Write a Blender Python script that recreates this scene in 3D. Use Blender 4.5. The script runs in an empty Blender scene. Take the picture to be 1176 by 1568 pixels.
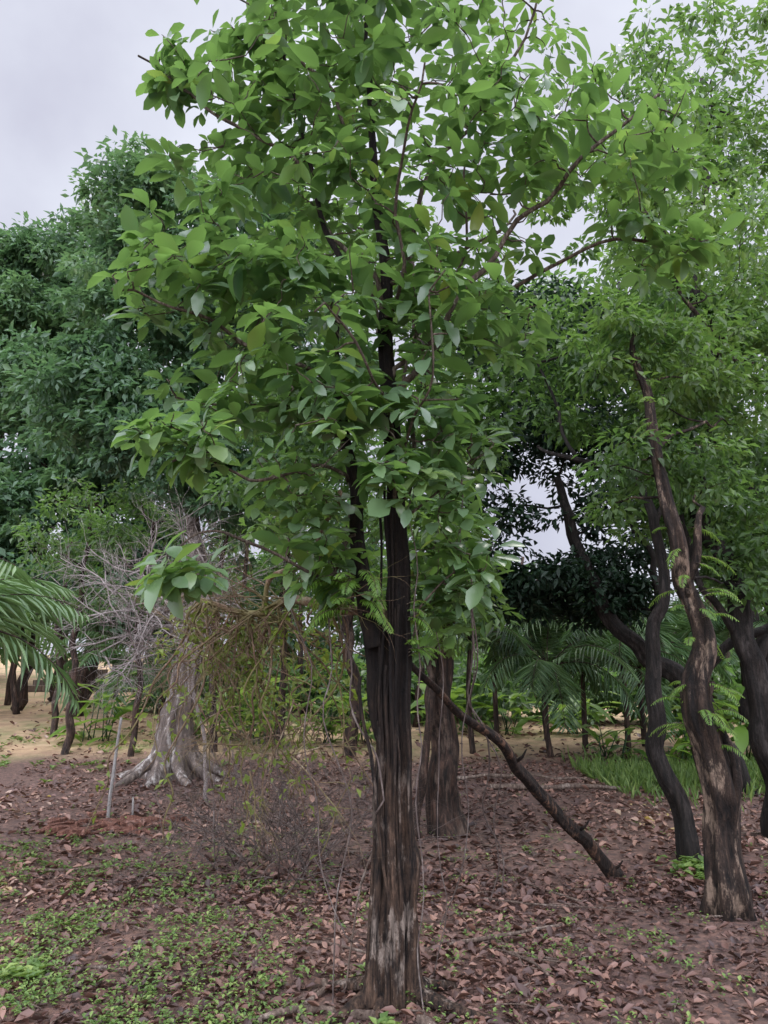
import bpy, math, random
import numpy as np
from mathutils import Vector, noise
random.seed(11); rng = np.random.default_rng(11)
U = random.uniform
scene = bpy.context.scene

# ------------------------------------------------------------------ helpers
def sstep(a, b, x):
    t = min(1, max(0, (x-a)/(b-a))); return t*t*(3-2*t)
def gz(x, y):
    z = 0.05*noise.noise(Vector((x*0.35, y*0.35, 0))) + 0.015*noise.noise(Vector((x*1.6, y*1.6, 3)))
    if y > 13:
        z += 0.058*min(y-13, 40)*(0.35+0.65*sstep(2, -6, x))
    z += 0.10*sstep(13.0, 14.2, y + 0.8*noise.noise(Vector((x*0.4, 0, 9))))
    return z

def link(ob, parent=None):
    scene.collection.objects.link(ob)
    if parent: ob.parent = parent
    return ob
def empty(name, loc=(0, 0, 0)):
    e = bpy.data.objects.new(name, None); e.empty_display_size = .2
    scene.collection.objects.link(e); return e

class MB:
    def __init__(s): s.v = []; s.f = []
    def tube(s, pts, rad, n=6, fn=None, jit=0.0):
        pts = [Vector(p) for p in pts]; m = len(pts); b = len(s.v)
        up = None
        for i in range(m):
            d = (pts[min(i+1, m-1)] - pts[max(i-1, 0)])
            d = d.normalized() if d.length > 1e-9 else Vector((0, 0, 1))
            if up is None:
                a = Vector((1, 0, 0)) if abs(d.x) < .8 else Vector((0, 1, 0))
                up = (a - d*a.dot(d)).normalized()
            else:
                up = (up - d*up.dot(d)); up = up.normalized() if up.length > 1e-6 else d.orthogonal().normalized()
            w = d.cross(up)
            for k in range(n):
                th = 2*math.pi*k/n
                r = rad[i]
                if fn: r = fn(th, i/(m-1), r, pts[i])
                if jit: r *= 1+jit*noise.noise(pts[i]*7+Vector((k*1.3, 0, 0)))
                s.v.append(pts[i] + up*(r*math.cos(th)) + w*(r*math.sin(th)))
        for i in range(m-1):
            for k in range(n):
                a = b+i*n+k; c = b+i*n+(k+1) % n
                s.f.append((a, c, c+n, a+n))
        s.f.append(tuple(b+(m-1)*n+k for k in range(n)))
        s.f.append(tuple(b+k for k in reversed(range(n))))
    def box(s, c, h, rot=0, jit=0):
        b = len(s.v); cr, sr = math.cos(rot), math.sin(rot)
        for sx in (-1, 1):
            for sy in (-1, 1):
                for sz in (-1, 1):
                    x, y, z = sx*h[0]*(1+U(-jit, jit)), sy*h[1]*(1+U(-jit, jit)), sz*h[2]*(1+U(-jit, jit))
                    s.v.append(Vector((c[0]+x*cr-y*sr, c[1]+x*sr+y*cr, c[2]+z)))
        for q in ((0, 1, 3, 2), (4, 6, 7, 5), (0, 4, 5, 1), (2, 3, 7, 6), (0, 2, 6, 4), (1, 5, 7, 3)):
            s.f.append(tuple(b+i for i in q))
    def obj(s, name, mat, parent=None, smooth=True):
        me = bpy.data.meshes.new(name); me.from_pydata([tuple(v) for v in s.v], [], s.f)
        if smooth: me.polygons.foreach_set('use_smooth', [True]*len(me.polygons))
        me.materials.append(mat); me.update()
        return link(bpy.data.objects.new(name, me), parent)

def smooth(pts, rad, k=6, wob=0.0):
    pts = [Vector(p) for p in pts]; out = []; ro = []
    n = len(pts)
    for i in range(n-1):
        p0 = pts[max(i-1, 0)]; p1 = pts[i]; p2 = pts[i+1]; p3 = pts[min(i+2, n-1)]
        for j in range(k):
            t = j/k
            p = .5*((2*p1)+(p2-p0)*t+(2*p0-5*p1+4*p2-p3)*t*t+(3*p1-p0-3*p2+p3)*t**3)
            out.append(p); ro.append(rad[i]*(1-t)+rad[i+1]*t)
    out.append(pts[-1]); ro.append(rad[-1])
    if wob:
        for i in range(1, len(out)-1):
            out[i] = out[i]+wob*noise.noise_vector(out[i]*2.3)
    return out, ro
def linr(a, b, n): return [a+(b-a)*i/(n-1) for i in range(n)]

BROAD = (np.array([[0, 0, 0],
    [.28, -.30, .05], [.28, 0, 0], [.28, .30, .05],
    [.58, -.50, .09], [.58, 0, 0], [.58, .50, .09],
    [.84, -.36, .05], [.84, 0, 0], [.84, .36, .05], [1, 0, 0]]),
    [(0, 2, 1), (0, 3, 2), (1, 2, 5, 4), (2, 3, 6, 5), (4, 5, 8, 7), (5, 6, 9, 8), (7, 8, 10), (8, 9, 10)])
SIMPLE = (np.array([[0, 0, 0], [.5, -.5, .12], [1, 0, 0], [.5, .5, .12]]), [(0, 2, 1), (0, 3, 2)])
LITTER = (np.array([[0, 0, 0], [.35, -.5, .25], [.35, 0, 0.03], [.35, .5, .18], [.72, -.4, .2], [.72, 0, .05], [.72, .42, .3], [1, 0, .12]]),
    [(0, 2, 1), (0, 3, 2), (1, 2, 5, 4), (2, 3, 6, 5), (4, 5, 7), (5, 6, 7)])

def nrm(a): return a/np.maximum(np.linalg.norm(a, axis=1, keepdims=True), 1e-9)
class Leaves:
    def __init__(s): s.P = []; s.D = []; s.N = []; s.L = []; s.W = []; s.C = []; s.T = []
    def add(s, P, D, N, L, W, C, T):
        s.P.append(P); s.D.append(D); s.N.append(N); s.L.append(L); s.W.append(W); s.C.append(C); s.T.append(T)
    def obj(s, name, mat, tpl, parent=None, curl=(0.1, 0.35), smooth=False):
        P = np.concatenate(s.P); D = nrm(np.concatenate(s.D)); N = np.concatenate(s.N)
        L = np.concatenate(s.L); W = np.concatenate(s.W); C = np.concatenate(s.C); T = np.concatenate(s.T)
        B = nrm(np.cross(N, D)); N = np.cross(D, B)
        n = len(P); tv, tf = tpl; k = len(tv)
        cu = rng.uniform(curl[0], curl[1], n)
        u = tv[:, 0][None, :, None]; w = tv[:, 1][None, :, None]; h = tv[:, 2][None, :, None]
        Lx = L[:, None, None]; Wx = W[:, None, None]
        V = P[:, None, :] + D[:, None, :]*(u*Lx) + B[:, None, :]*(w*Wx) + N[:, None, :]*(h*Wx*2 - (cu[:, None, None]*u*u)*Lx)
        V = V.reshape(-1, 3)
        loops = np.concatenate([np.array(f) for f in tf]); sizes = np.array([len(f) for f in tf])
        LI = (np.arange(n)[:, None]*k + loops[None, :]).ravel()
        sz = np.tile(sizes, n); st = np.concatenate([[0], np.cumsum(sz)[:-1]])
        me = bpy.data.meshes.new(name)
        me.vertices.add(len(V)); me.vertices.foreach_set('co', V.astype(np.float32).ravel())
        me.loops.add(len(LI)); me.loops.foreach_set('vertex_index', LI.astype(np.int32))
        me.polygons.add(len(sz)); me.polygons.foreach_set('loop_start', st.astype(np.int32))
        me.update(calc_edges=True); me.validate()
        nf = len(tf)
        if smooth: me.polygons.foreach_set('use_smooth', np.ones(len(me.polygons), bool))
        a = me.attributes.new('rnd', 'FLOAT', 'FACE'); a.data.foreach_set('value', np.repeat(C, nf).astype(np.float32))
        a = me.attributes.new('tone', 'FLOAT', 'FACE'); a.data.foreach_set('value', np.repeat(T, nf).astype(np.float32))
        me.materials.append(mat)
        return link(bpy.data.objects.new(name, me), parent)

# ------------------------------------------------------------------ materials
def newmat(name):
    m = bpy.data.materials.new(name); m.use_nodes = True
    nt = m.node_tree; nt.nodes.clear()
    return m, nt, nt.nodes, nt.links
def ramp(N, L, fac, stops):
    r = N.new('ShaderNodeValToRGB'); e = r.color_ramp.elements
    while len(e) < len(stops): e.new(.5)
    for i, (p, c) in enumerate(stops):
        e[i].position = p; e[i].color = (*c, 1)
    L.new(fac, r.inputs[0]); return r.outputs[0]
def mth(N, L, op, a, b=None, clamp=False):
    n = N.new('ShaderNodeMath'); n.operation = op; n.use_clamp = clamp
    for i, x in enumerate((a, b)):
        if x is None: continue
        if isinstance(x, (int, float)): n.inputs[i].default_value = x
        else: L.new(x, n.inputs[i])
    return n.outputs[0]
def mixc(N, L, f, a, b):
    n = N.new('ShaderNodeMix'); n.data_type = 'RGBA'
    for i, x in ((0, f), (6, a), (7, b)):
        if isinstance(x, (int, float)): n.inputs[i].default_value = x
        elif isinstance(x, tuple): n.inputs[i].default_value = (*x, 1)
        else: L.new(x, n.inputs[i])
    return n.outputs[2]

def leafmat(name, stops, trans=(0.2, 0.4, 0.04), tf=.35, rough=.45, spec=.5, tw=.5, under=None):
    m, nt, N, L = newmat(name)
    a = N.new('ShaderNodeAttribute'); a.attribute_name = 'rnd'
    b = N.new('ShaderNodeAttribute'); b.attribute_name = 'tone'
    f = mth(N, L, 'ADD', mth(N, L, 'MULTIPLY', a.outputs['Fac'], 1-tw), mth(N, L, 'MULTIPLY', b.outputs['Fac'], tw), True)
    col = ramp(N, L, f, stops); tcol = mixc(N, L, .65, col, trans)
    if under:
        g = N.new('ShaderNodeNewGeometry')
        col = mixc(N, L, mth(N, L, 'MULTIPLY', g.outputs['Backfacing'], .6), col, under)
    p = N.new('ShaderNodeBsdfPrincipled'); L.new(col, p.inputs['Base Color'])
    p.inputs['Roughness'].default_value = rough; p.inputs['Specular IOR Level'].default_value = spec
    t = N.new('ShaderNodeBsdfTranslucent')
    L.new(tcol, t.inputs[0])
    x = N.new('ShaderNodeMixShader'); x.inputs[0].default_value = tf
    L.new(p.outputs[0], x.inputs[1]); L.new(t.outputs[0], x.inputs[2])
    o = N.new('ShaderNodeOutputMaterial'); L.new(x.outputs[0], o.inputs[0])
    return m

def barkmat(name, dark, mid, pale, scale=9, pale_amt=.5, zdark=None, bump=.8, moss=None):
    m, nt, N, L = newmat(name)
    tc = N.new('ShaderNodeTexCoord')
    def nzz(sc, zs, det, loc=(0, 0, 0), rough=.65):
        mp = N.new('ShaderNodeMapping'); mp.inputs['Scale'].default_value = (1, 1, zs); mp.inputs['Location'].default_value = loc
        L.new(tc.outputs['Object'], mp.inputs[0])
        n = N.new('ShaderNodeTexNoise'); n.inputs['Scale'].default_value = sc; n.inputs['Detail'].default_value = det; n.inputs['Roughness'].default_value = rough
        L.new(mp.outputs[0], n.inputs['Vector']); return n.outputs[0]
    n1 = nzz(scale*4.5, .09, 8); n2 = nzz(scale*1.0, .35, 8, (4, 2, 7), .75); n4 = nzz(scale*2.5, .5, 6, (1, 5, 2), .8)
    c = ramp(N, L, mth(N, L, 'ADD', mth(N, L, 'MULTIPLY', n1, .65), mth(N, L, 'MULTIPLY', n4, .35)), [(.42, dark), (.53, tuple((a+b)*.4 for a, b in zip(dark, mid))), (.62, mid)])
    pf = ramp(N, L, n2, [(.53, (0, 0, 0)), (.60, (1, 1, 1))])
    pf = mth(N, L, 'MULTIPLY', pf, ramp(N, L, n1, [(.40, (.15, .15, .15)), (.55, (1, 1, 1))]))
    pf = mth(N, L, 'MULTIPLY', pf, pale_amt)
    g = N.new('ShaderNodeNewGeometry'); sx = N.new('ShaderNodeSeparateXYZ'); L.new(g.outputs['Position'], sx.inputs[0])
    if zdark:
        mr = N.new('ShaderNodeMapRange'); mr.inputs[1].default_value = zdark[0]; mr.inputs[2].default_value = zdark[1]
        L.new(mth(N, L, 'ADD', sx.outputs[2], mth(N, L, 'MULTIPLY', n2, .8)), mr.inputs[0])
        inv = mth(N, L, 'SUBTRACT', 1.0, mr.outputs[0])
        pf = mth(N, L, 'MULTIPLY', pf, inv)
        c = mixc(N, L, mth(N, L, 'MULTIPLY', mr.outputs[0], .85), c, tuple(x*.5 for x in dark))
    c = mixc(N, L, pf, c, pale)
    if moss:
        n3 = N.new('ShaderNodeTexNoise'); n3.inputs['Scale'].default_value = 5; n3.inputs['Detail'].default_value = 6; L.new(tc.outputs['Object'], n3.inputs['Vector'])
        c = mixc(N, L, ramp(N, L, n3.outputs[0], [(.48, (0, 0, 0)), (.60, (.75, .75, .75))]), c, moss)
    p = N.new('ShaderNodeBsdfPrincipled'); L.new(c, p.inputs['Base Color']); p.inputs['Roughness'].default_value = .75
    p.inputs['Specular IOR Level'].default_value = .25
    bp = N.new('ShaderNodeBump'); bp.inputs['Strength'].default_value = bump; bp.inputs['Distance'].default_value = .04
    L.new(mth(N, L, 'ADD', n1, n4), bp.inputs['Height']); L.new(bp.outputs[0], p.inputs['Normal'])
    o = N.new('ShaderNodeOutputMaterial'); L.new(p.outputs[0], o.inputs[0])
    return m

M_leaf_main = leafmat('leaf_main', [(0, (.03, .08, .04)), (.4, (.065, .15, .05)), (.75, (.13, .24, .055)), (1, (.30, .35, .05))], (.27, .47, .09), .40, .30, .9, .5, (.15, .22, .13))
M_leaf_blue = leafmat('leaf_forest', [(0, (.02, .055, .034)), (.5, (.07, .15, .072)), (1, (.21, .33, .13))], (.18, .34, .11), .36, .45, .5, .72, (.10, .17, .10))  # pale bluish greens put the haze into the leaf colour
M_leaf_mid = leafmat('leaf_mid', [(0, (.016, .045, .022)), (.5, (.06, .13, .04)), (1, (.20, .30, .06))], (.24, .44, .08), .40, .42, .5, .65, (.10, .15, .07))
M_leaf_dark = leafmat('leaf_dark', [(0, (.007, .02, .012)), (.6, (.016, .042, .02)), (1, (.045, .10, .04))], (.04, .09, .03), .2, .5, .4, .5)
M_leaf_lime = leafmat('leaf_lime', [(0, (.05, .12, .02)), (.5, (.11, .22, .035)), (1, (.24, .36, .06))], (.32, .50, .07), .45, .42, .5, .5)
M_leaf_vine = leafmat('leaf_vine', [(0, (.12, .10, .03)), (.4, (.12, .17, .03)), (1, (.25, .31, .06))], (.30, .42, .05), .4, .5, .4, .3)
M_palm = leafmat('leaf_palm', [(0, (.022, .06, .028)), (.5, (.06, .13, .05)), (1, (.22, .33, .15))], (.17, .32, .07), .33, .42, .5, .6)
M_litter = leafmat('leaf_litter_mat', [(0, (.028, .018, .018)), (.3, (.08, .044, .037)), (.6, (.17, .09, .068)), (.84, (.32, .18, .13)), (.96, (.42, .31, .24)), (1, (.5, .38, .08))], (.2, .1, .05), .1, .48, .5, .4)
M_weed = leafmat('weed_mat', [(0, (.05, .10, .03)), (.5, (.12, .20, .05)), (1, (.27, .35, .10))], (.25, .4, .05), .28, .5, .4, .4)
M_bark_main = barkmat('bark_main', (.012, .009, .008), (.17, .105, .07), (.42, .34, .28), 9, .85, (1.05, 1.85), 1.0)  # upper stem darkened: wet bark plus shade under the crown, put into colour
M_bark_br = barkmat('bark_branch', (.06, .045, .032), (.20, .15, .11), (.36, .31, .25), 14, .6)
M_bark_grey = barkmat('bark_grey', (.09, .07, .06), (.30, .24, .20), (.58, .54, .50), 4, .85)
M_bark_brown = barkmat('bark_brown', (.014, .011, .009), (.11, .065, .047), (.24, .18, .14), 6, .4)
M_bark_right = barkmat('bark_right', (.010, .008, .007), (.085, .055, .04), (.40, .29, .21), 6, .7, None, 1.0)
M_bark_dark = barkmat('bark_dark', (.007, .006, .005), (.035, .027, .022), (.12, .10, .09), 6, .3)
M_dry = barkmat('dry_twig', (.34, .28, .26), (.55, .49, .46), (.66, .61, .58), 14, .5)
M_liana = barkmat('liana_bark', (.12, .09, .08), (.28, .22, .19), (.42, .37, .33), 14, .5)
M_lichen = barkmat('lichen_branch', (.14, .09, .06), (.34, .22, .14), (.42, .38, .26), 14, .6, None, .6, (.20, .18, .07))
M_stake = barkmat('stake_mat', (.36, .33, .31), (.5, .48, .45), (.6, .57, .55), 10, .5)
M_rot = barkmat('rotten_wood', (.10, .04, .028), (.34, .16, .11), (.50, .34, .28), 9, .4)
M_stone = barkmat('stone', (.10, .07, .05), (.22, .17, .13), (.35, .3, .25), 3, .4)

# ground
m, nt, N, L = newmat('ground_soil'); M_ground = m
g = N.new('ShaderNodeNewGeometry'); sx = N.new('ShaderNodeSeparateXYZ'); L.new(g.outputs['Position'], sx.inputs[0])
def nz(scale, det=4, rough=.55):
    n = N.new('ShaderNodeTexNoise'); n.inputs['Scale'].default_value = scale; n.inputs['Detail'].default_value = det; n.inputs['Roughness'].default_value = rough
    L.new(g.outputs['Position'], n.inputs['Vector']); return n.outputs[0]
soil = ramp(N, L, nz(14, 8, .7), [(.3, (.04, .024, .02)), (.55, (.12, .072, .055)), (.75, (.23, .14, .10))])
vor = N.new('ShaderNodeTexVoronoi'); vor.inputs['Scale'].default_value = 30; L.new(g.outputs['Position'], vor.inputs['Vector'])
sepv = N.new('ShaderNodeSeparateColor'); L.new(vor.outputs['Color'], sepv.inputs[0])
vc = ramp(N, L, sepv.outputs[0], [(0, (.04, .024, .022)), (.5, (.12, .065, .05)), (1, (.26, .14, .10))])
near = mixc(N, L, .5, soil, vc)
tan = ramp(N, L, nz(3, 8, .65), [(.3, (.24, .15, .085)), (.55, (.42, .285, .165)), (.75, (.52, .38, .24))])
tan = mixc(N, L, ramp(N, L, nz(1.1, 6, .6), [(.48, (0, 0, 0)), (.66, (.7, .7, .7))]), tan, (.16, .19, .06))
mr = N.new('ShaderNodeMapRange'); mr.inputs[1].default_value = 13.6; mr.inputs[2].default_value = 14.8
L.new(mth(N, L, 'ADD', sx.outputs[1], mth(N, L, 'MULTIPLY', nz(.8, 5), 1.4)), mr.inputs[0])
col = mixc(N, L, mr.outputs[0], near, tan)
p = N.new('ShaderNodeBsdfPrincipled'); L.new(col, p.inputs['Base Color']); p.inputs['Roughness'].default_value = .85
bp = N.new('ShaderNodeBump'); bp.inputs['Strength'].default_value = .8; bp.inputs['Distance'].default_value = .03
L.new(nz(22, 8, .7), bp.inputs['Height']); L.new(bp.outputs[0], p.inputs['Normal'])
o = N.new('ShaderNodeOutputMaterial'); L.new(p.outputs[0], o.inputs[0])

def axis(lo, hi, n, c, pw=3):
    t = np.linspace(-1, 1, n); s = np.sign(t)*np.abs(t)**pw
    return [c + (hi-c)*v if v > 0 else c + (c-lo)*v for v in s]
xs = axis(-300, 300, 150, 0); ys = axis(-200, 420, 170, 6)
mb = MB()
for y in ys:
    for x in xs: mb.v.append(Vector((x, y, gz(x, y))))
nx = len(xs)
for j in range(len(ys)-1):
    for i in range(nx-1):
        a = j*nx+i; mb.f.append((a, a+1, a+nx+1, a+nx))
mb.obj('ground', M_ground)

# ------------------------------------------------------------------ foliage helpers
def crown(lv, blobs, cl_r, per, size, droop=.25, gap=0.0, shell=2.4, wr=.45):
    cents = []
    for b in blobs:
        cx, cy, cz, rx, ry, rz, n = b[:7]; bt = b[7] if len(b) > 7 else .5
        d = nrm(rng.normal(size=(n, 3))); r = rng.uniform(0, 1, n)**(1/shell)
        c = np.array([cx, cy, cz]) + d*r[:, None]*np.array([rx, ry, rz])
        c = c[c[:, 2] > .4]
        for q in c:
            k = max(6, int(per*rng.uniform(.55, 1.3))); R = cl_r*rng.uniform(.6, 1.3)
            dd = nrm(rng.normal(size=(k, 3))); rr = rng.uniform(0.15, 1, k)**.6
            off = dd*rr[:, None]*np.array([R, R, R*.5]); off[:, 2] -= .25*(off[:, 0]**2+off[:, 1]**2)/R
            P = q+off
            D = dd*np.array([1, 1, .4]) + rng.normal(size=(k, 3))*.5; D[:, 2] -= droop
            Nn = np.array([0, 0, 1.0])+dd*.5 + rng.normal(size=(k, 3))*.45
            Ls = size*rng.uniform(.6, 1.3, k)
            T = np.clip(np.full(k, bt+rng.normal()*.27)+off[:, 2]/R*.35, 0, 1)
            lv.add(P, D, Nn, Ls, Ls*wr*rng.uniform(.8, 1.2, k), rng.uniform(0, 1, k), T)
            cents.append(Vector(q))
    return cents
def limbs(mb, nodes, targets, r0=.03, n=5, keep=.5, wob=.1):
    nd = [Vector(p) for p in nodes]; rd = [r0]*len(nd)
    targets = sorted([t for t in targets if random.random() < keep], key=lambda t: min((t-q).length for q in nd[::3] or nd))
    for t in targets:
        arr = np.array([tuple(q) for q in nd]); tt = np.array(tuple(t))
        dist = np.linalg.norm(arr-tt, axis=1) + np.maximum(0, arr[:, 2]-tt[2])*1.0
        i = int(np.argmin(dist)); a = nd[i]; L = (t-a).length
        if L < 1e-3: continue
        mid1 = a.lerp(t, .35)+Vector((U(-1, 1), U(-1, 1), U(-.6, .4)))*L*wob
        mid2 = a.lerp(t, .7)+Vector((U(-1, 1), U(-1, 1), U(-.3, .8)))*L*wob
        r = max(rd[i]*.75, .004)
        pts, rr = smooth([a, mid1, mid2, t], [r, r*.85, r*.7, r*.45], 2)
        mb.tube(pts, rr, n)
        for q, w in zip(pts[2:], rr[2:]): nd.append(q); rd.append(w)
def twig(mb, p, d, L, r, depth, sp=.6, grav=0.0, n=4):
    pts = [p]; rr = [r]; q = p.copy(); dd = d.normalized(); seg = 5
    kids = []
    for i in range(seg):
        dd = (dd+Vector((U(-1, 1), U(-1, 1), U(-1, 1)-grav))*.28).normalized()
        q = q+dd*(L/seg); 
        if q.z < gz(q.x, q.y)+.01: q.z = gz(q.x, q.y)+.015; dd.z = abs(dd.z)
        pts.append(q.copy()); rr.append(r*(1-.65*(i+1)/seg)); kids.append((q.copy(), dd.copy(), rr[-1]))
    mb.tube(pts, rr, n)
    if depth > 0:
        for (k, kd, kr) in kids[1:]:
            for _ in range(random.choice((1, 1, 2))):
                nd = (kd+Vector((U(-1, 1), U(-1, 1), U(-1, 1)))*sp*1.5).normalized()
                twig(mb, k, nd, L*U(.4, .7), kr*.7, depth-1, sp, grav, n)
def fluted(lobes, amp, ph=0, tw=1.5, base=0, baseamp=0):
    def fn(th, t, r, p):
        a = amp*(.6*math.cos(lobes*th+ph+tw*p.z)+.4*math.cos((lobes-2)*th-1.3*tw*p.z+1+ph))
        a += .18*noise.noise(Vector((math.cos(th)*2.5, math.sin(th)*2.5, p.z*1.6+ph)))
        a += .16*abs(noise.noise(Vector((math.cos(th)*6, math.sin(th)*6, p.z*1.8+ph))))-.04
        a += .07*noise.noise(Vector((math.cos(th)*12, math.sin(th)*12, p.z*6+ph)))
        if base and p.z < base:
            k = (1-max(p.z, 0)/base)**2
            a += baseamp*k*max(0, math.cos(lobes*.5*th+ph))**2 + .1*k
        return r*(1+a)
    return fn
def frond(lv, mbr, p, d, L, nl=26, ll=.35, drop=.9, lw=.035, r=.012, tone=.5):
    p = Vector(p); d = Vector(d).normalized(); pts = [p.copy()]; q = p.copy(); dd = d.copy(); S = 10
    for i in range(S):
        dd = (dd+Vector((U(-.03, .03), U(-.03, .03), -drop/S*(.5+i/S*1.3)))).normalized(); q = q+dd*(L/S); pts.append(q.copy())
    mbr.tube(pts, linr(r, r*.25, S+1), 4)
    P, D, Nn, Ls = [], [], [], []
    for i in range(nl):
        t = .12+.88*i/(nl-1); f = t*S; k = min(int(f), S-1); pos = pts[k].lerp(pts[k+1], f-k)
        ax = (pts[k+1]-pts[k]).normalized(); side = ax.cross(Vector((0, 0, 1)))
        if side.length < .1: side = Vector((1, 0, 0))
        side.normalize(); upv = side.cross(ax)
        for s in (-1, 1):
            P.append(pos); D.append(side*s+ax*.75+Vector((U(-.12, .12), U(-.12, .12), -.3+U(-.2, .1)))); Nn.append(upv+side*s*.15)
            Ls.append(ll*(.35+math.sin(math.pi*min(1, t*.88+.12))**.7)*U(.75, 1.05))
    n = len(P); Ls = np.array(Ls)
    lv.add(np.array([tuple(x) for x in P]), np.array([tuple(x) for x in D]), np.array([tuple(x) for x in Nn]), Ls, np.full(n, lw), rng.uniform(0, 1, n), np.full(n, tone+U(-.2, .2)))

# ------------------------------------------------------------------ MAIN TREE
main = empty('broadleaf_tree')
mb = MB()
tp = [(.04, 3.95, -.12), (.045, 3.95, .15), (.05, 3.95, .5), (.045, 3.96, 1.0), (.075, 3.95, 1.67), (.07, 3.95, 2.1), (.06, 3.97, 2.6), (.04, 3.98, 3.1), (.01, 4.0, 3.6), (-.02, 4.02, 4.1), (-.05, 4.05, 4.7), (-.1, 4.05, 5.3), (-.1, 4.05, 6.2)]
tr = [.118, .103, .092, .084, .068, .056, .044, .038, .032, .027, .022, .016, .008]
pts, rr = smooth(tp, tr, 16, .03); main_nodes = list(pts[80::2])
mb.tube(pts, rr, 96, fluted(6, .26, .4, .8, .5, .6))
p2 = [(.01, 3.97, 1.15), (-.01, 3.97, 1.5), (-.06, 3.96, 1.82), (-.13, 3.97, 2.15), (-.16, 3.97, 2.5), (-.22, 3.97, 2.9), (-.28, 3.97, 3.3), (-.27, 3.98, 3.9), (-.47, 3.98, 4.6), (-.62, 3.98, 5.4)]
pts, rr = smooth(p2, [.04, .048, .048, .042, .03, .024, .022, .018, .014, .008], 9, .06)
mb.tube(pts, rr, 28, fluted(4, .28, 1, 2)); main_nodes += pts[38:]
pts, rr = smooth([(-.05, 3.93, 1.7), (-.09, 3.92, 1.85), (-.11, 3.92, 1.98), (-.11, 3.92, 2.03)], [.045, .047, .04, .02], 5); mb.tube(pts, rr, 16, fluted(4, .3, 0, 2))
pts, rr = smooth([(.14, 3.93, -.05), (.12, 3.92, .35), (.135, 3.9, .66), (.115, 3.92, .85), (.115, 3.93, 1.5)], [.042, .032, .045, .028, .010], 8)
mb.tube(pts, rr, 18, fluted(3, .25, 2, 3))
for (path, r) in [([(-.12, 3.85, 1.55), (-.07, 3.84, 1.1), (-.03, 3.83, .75), (.02, 3.82, .45)], .009), ([(-.05, 3.84, -.05), (-.045, 3.87, .3), (-.03, 3.885, .7), (-.02, 3.89, 1.3)], .020), ([(.09, 3.83, -.05), (.08, 3.86, .3), (.06, 3.88, .8), (.07, 3.88, 1.2)], .018),
     ([(.02, 3.82, -.05), (.02, 3.85, .4), (.01, 3.87, .9), (.03, 3.88, 1.6)], .013), ([(-.08, 3.9, -.05), (-.065, 3.9, .3), (-.05, 3.9, .8)], .018), ([(.1, 3.88, .2), (.13, 3.86, .7), (.12, 3.87, 1.2), (.12, 3.88, 1.9)], .008)]:
    pts, rr = smooth(path, [r]*(len(path)-1)+[r*.5], 8, .03); mb.tube(pts, rr, 8, None, .35)
# thin aerial roots twisting down the stem
for i in range(9):
    a0 = -math.pi/2+U(-1.3, 1.3); tw = U(-.8, .8); z1 = U(1.2, 2.6); z2 = U(.0, .5); path = []
    for k in range(9):
        z = z1+(z2-z1)*k/8; R = (.088 if z > 1.2 else .105)+.01*math.sin(k*1.7+i); a = a0+tw*k/8
        path.append((.055+R*math.cos(a), 3.955+R*math.sin(a), z))
    r = U(.004, .009); pts, rr = smooth(path, [r]*9, 4, .015); mb.tube(pts, rr, 6, None, .4)
for (a, L, r) in [(-2.7, .55, .04), (-2.2, .3, .03), (-.6, .7, .035), (.3, .5, .035), (1.5, .5, .05), (2.6, .6, .04), (-.25, .35, .03)]:
    path = []
    for i in range(6):
        t = i/5; x = .05+math.cos(a+.3*t)*(.05+L*t); y = 3.95+math.sin(a+.3*t)*(.05+L*t)
        path.append((x, y, gz(x, y)+.08*(1-t)**2-.025*t))
    pts, rr = smooth(path, linr(r, r*.3, 6), 4); mb.tube(pts, rr, 10, None, .3)
mb.obj('trunk', M_bark_main, main)

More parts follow.
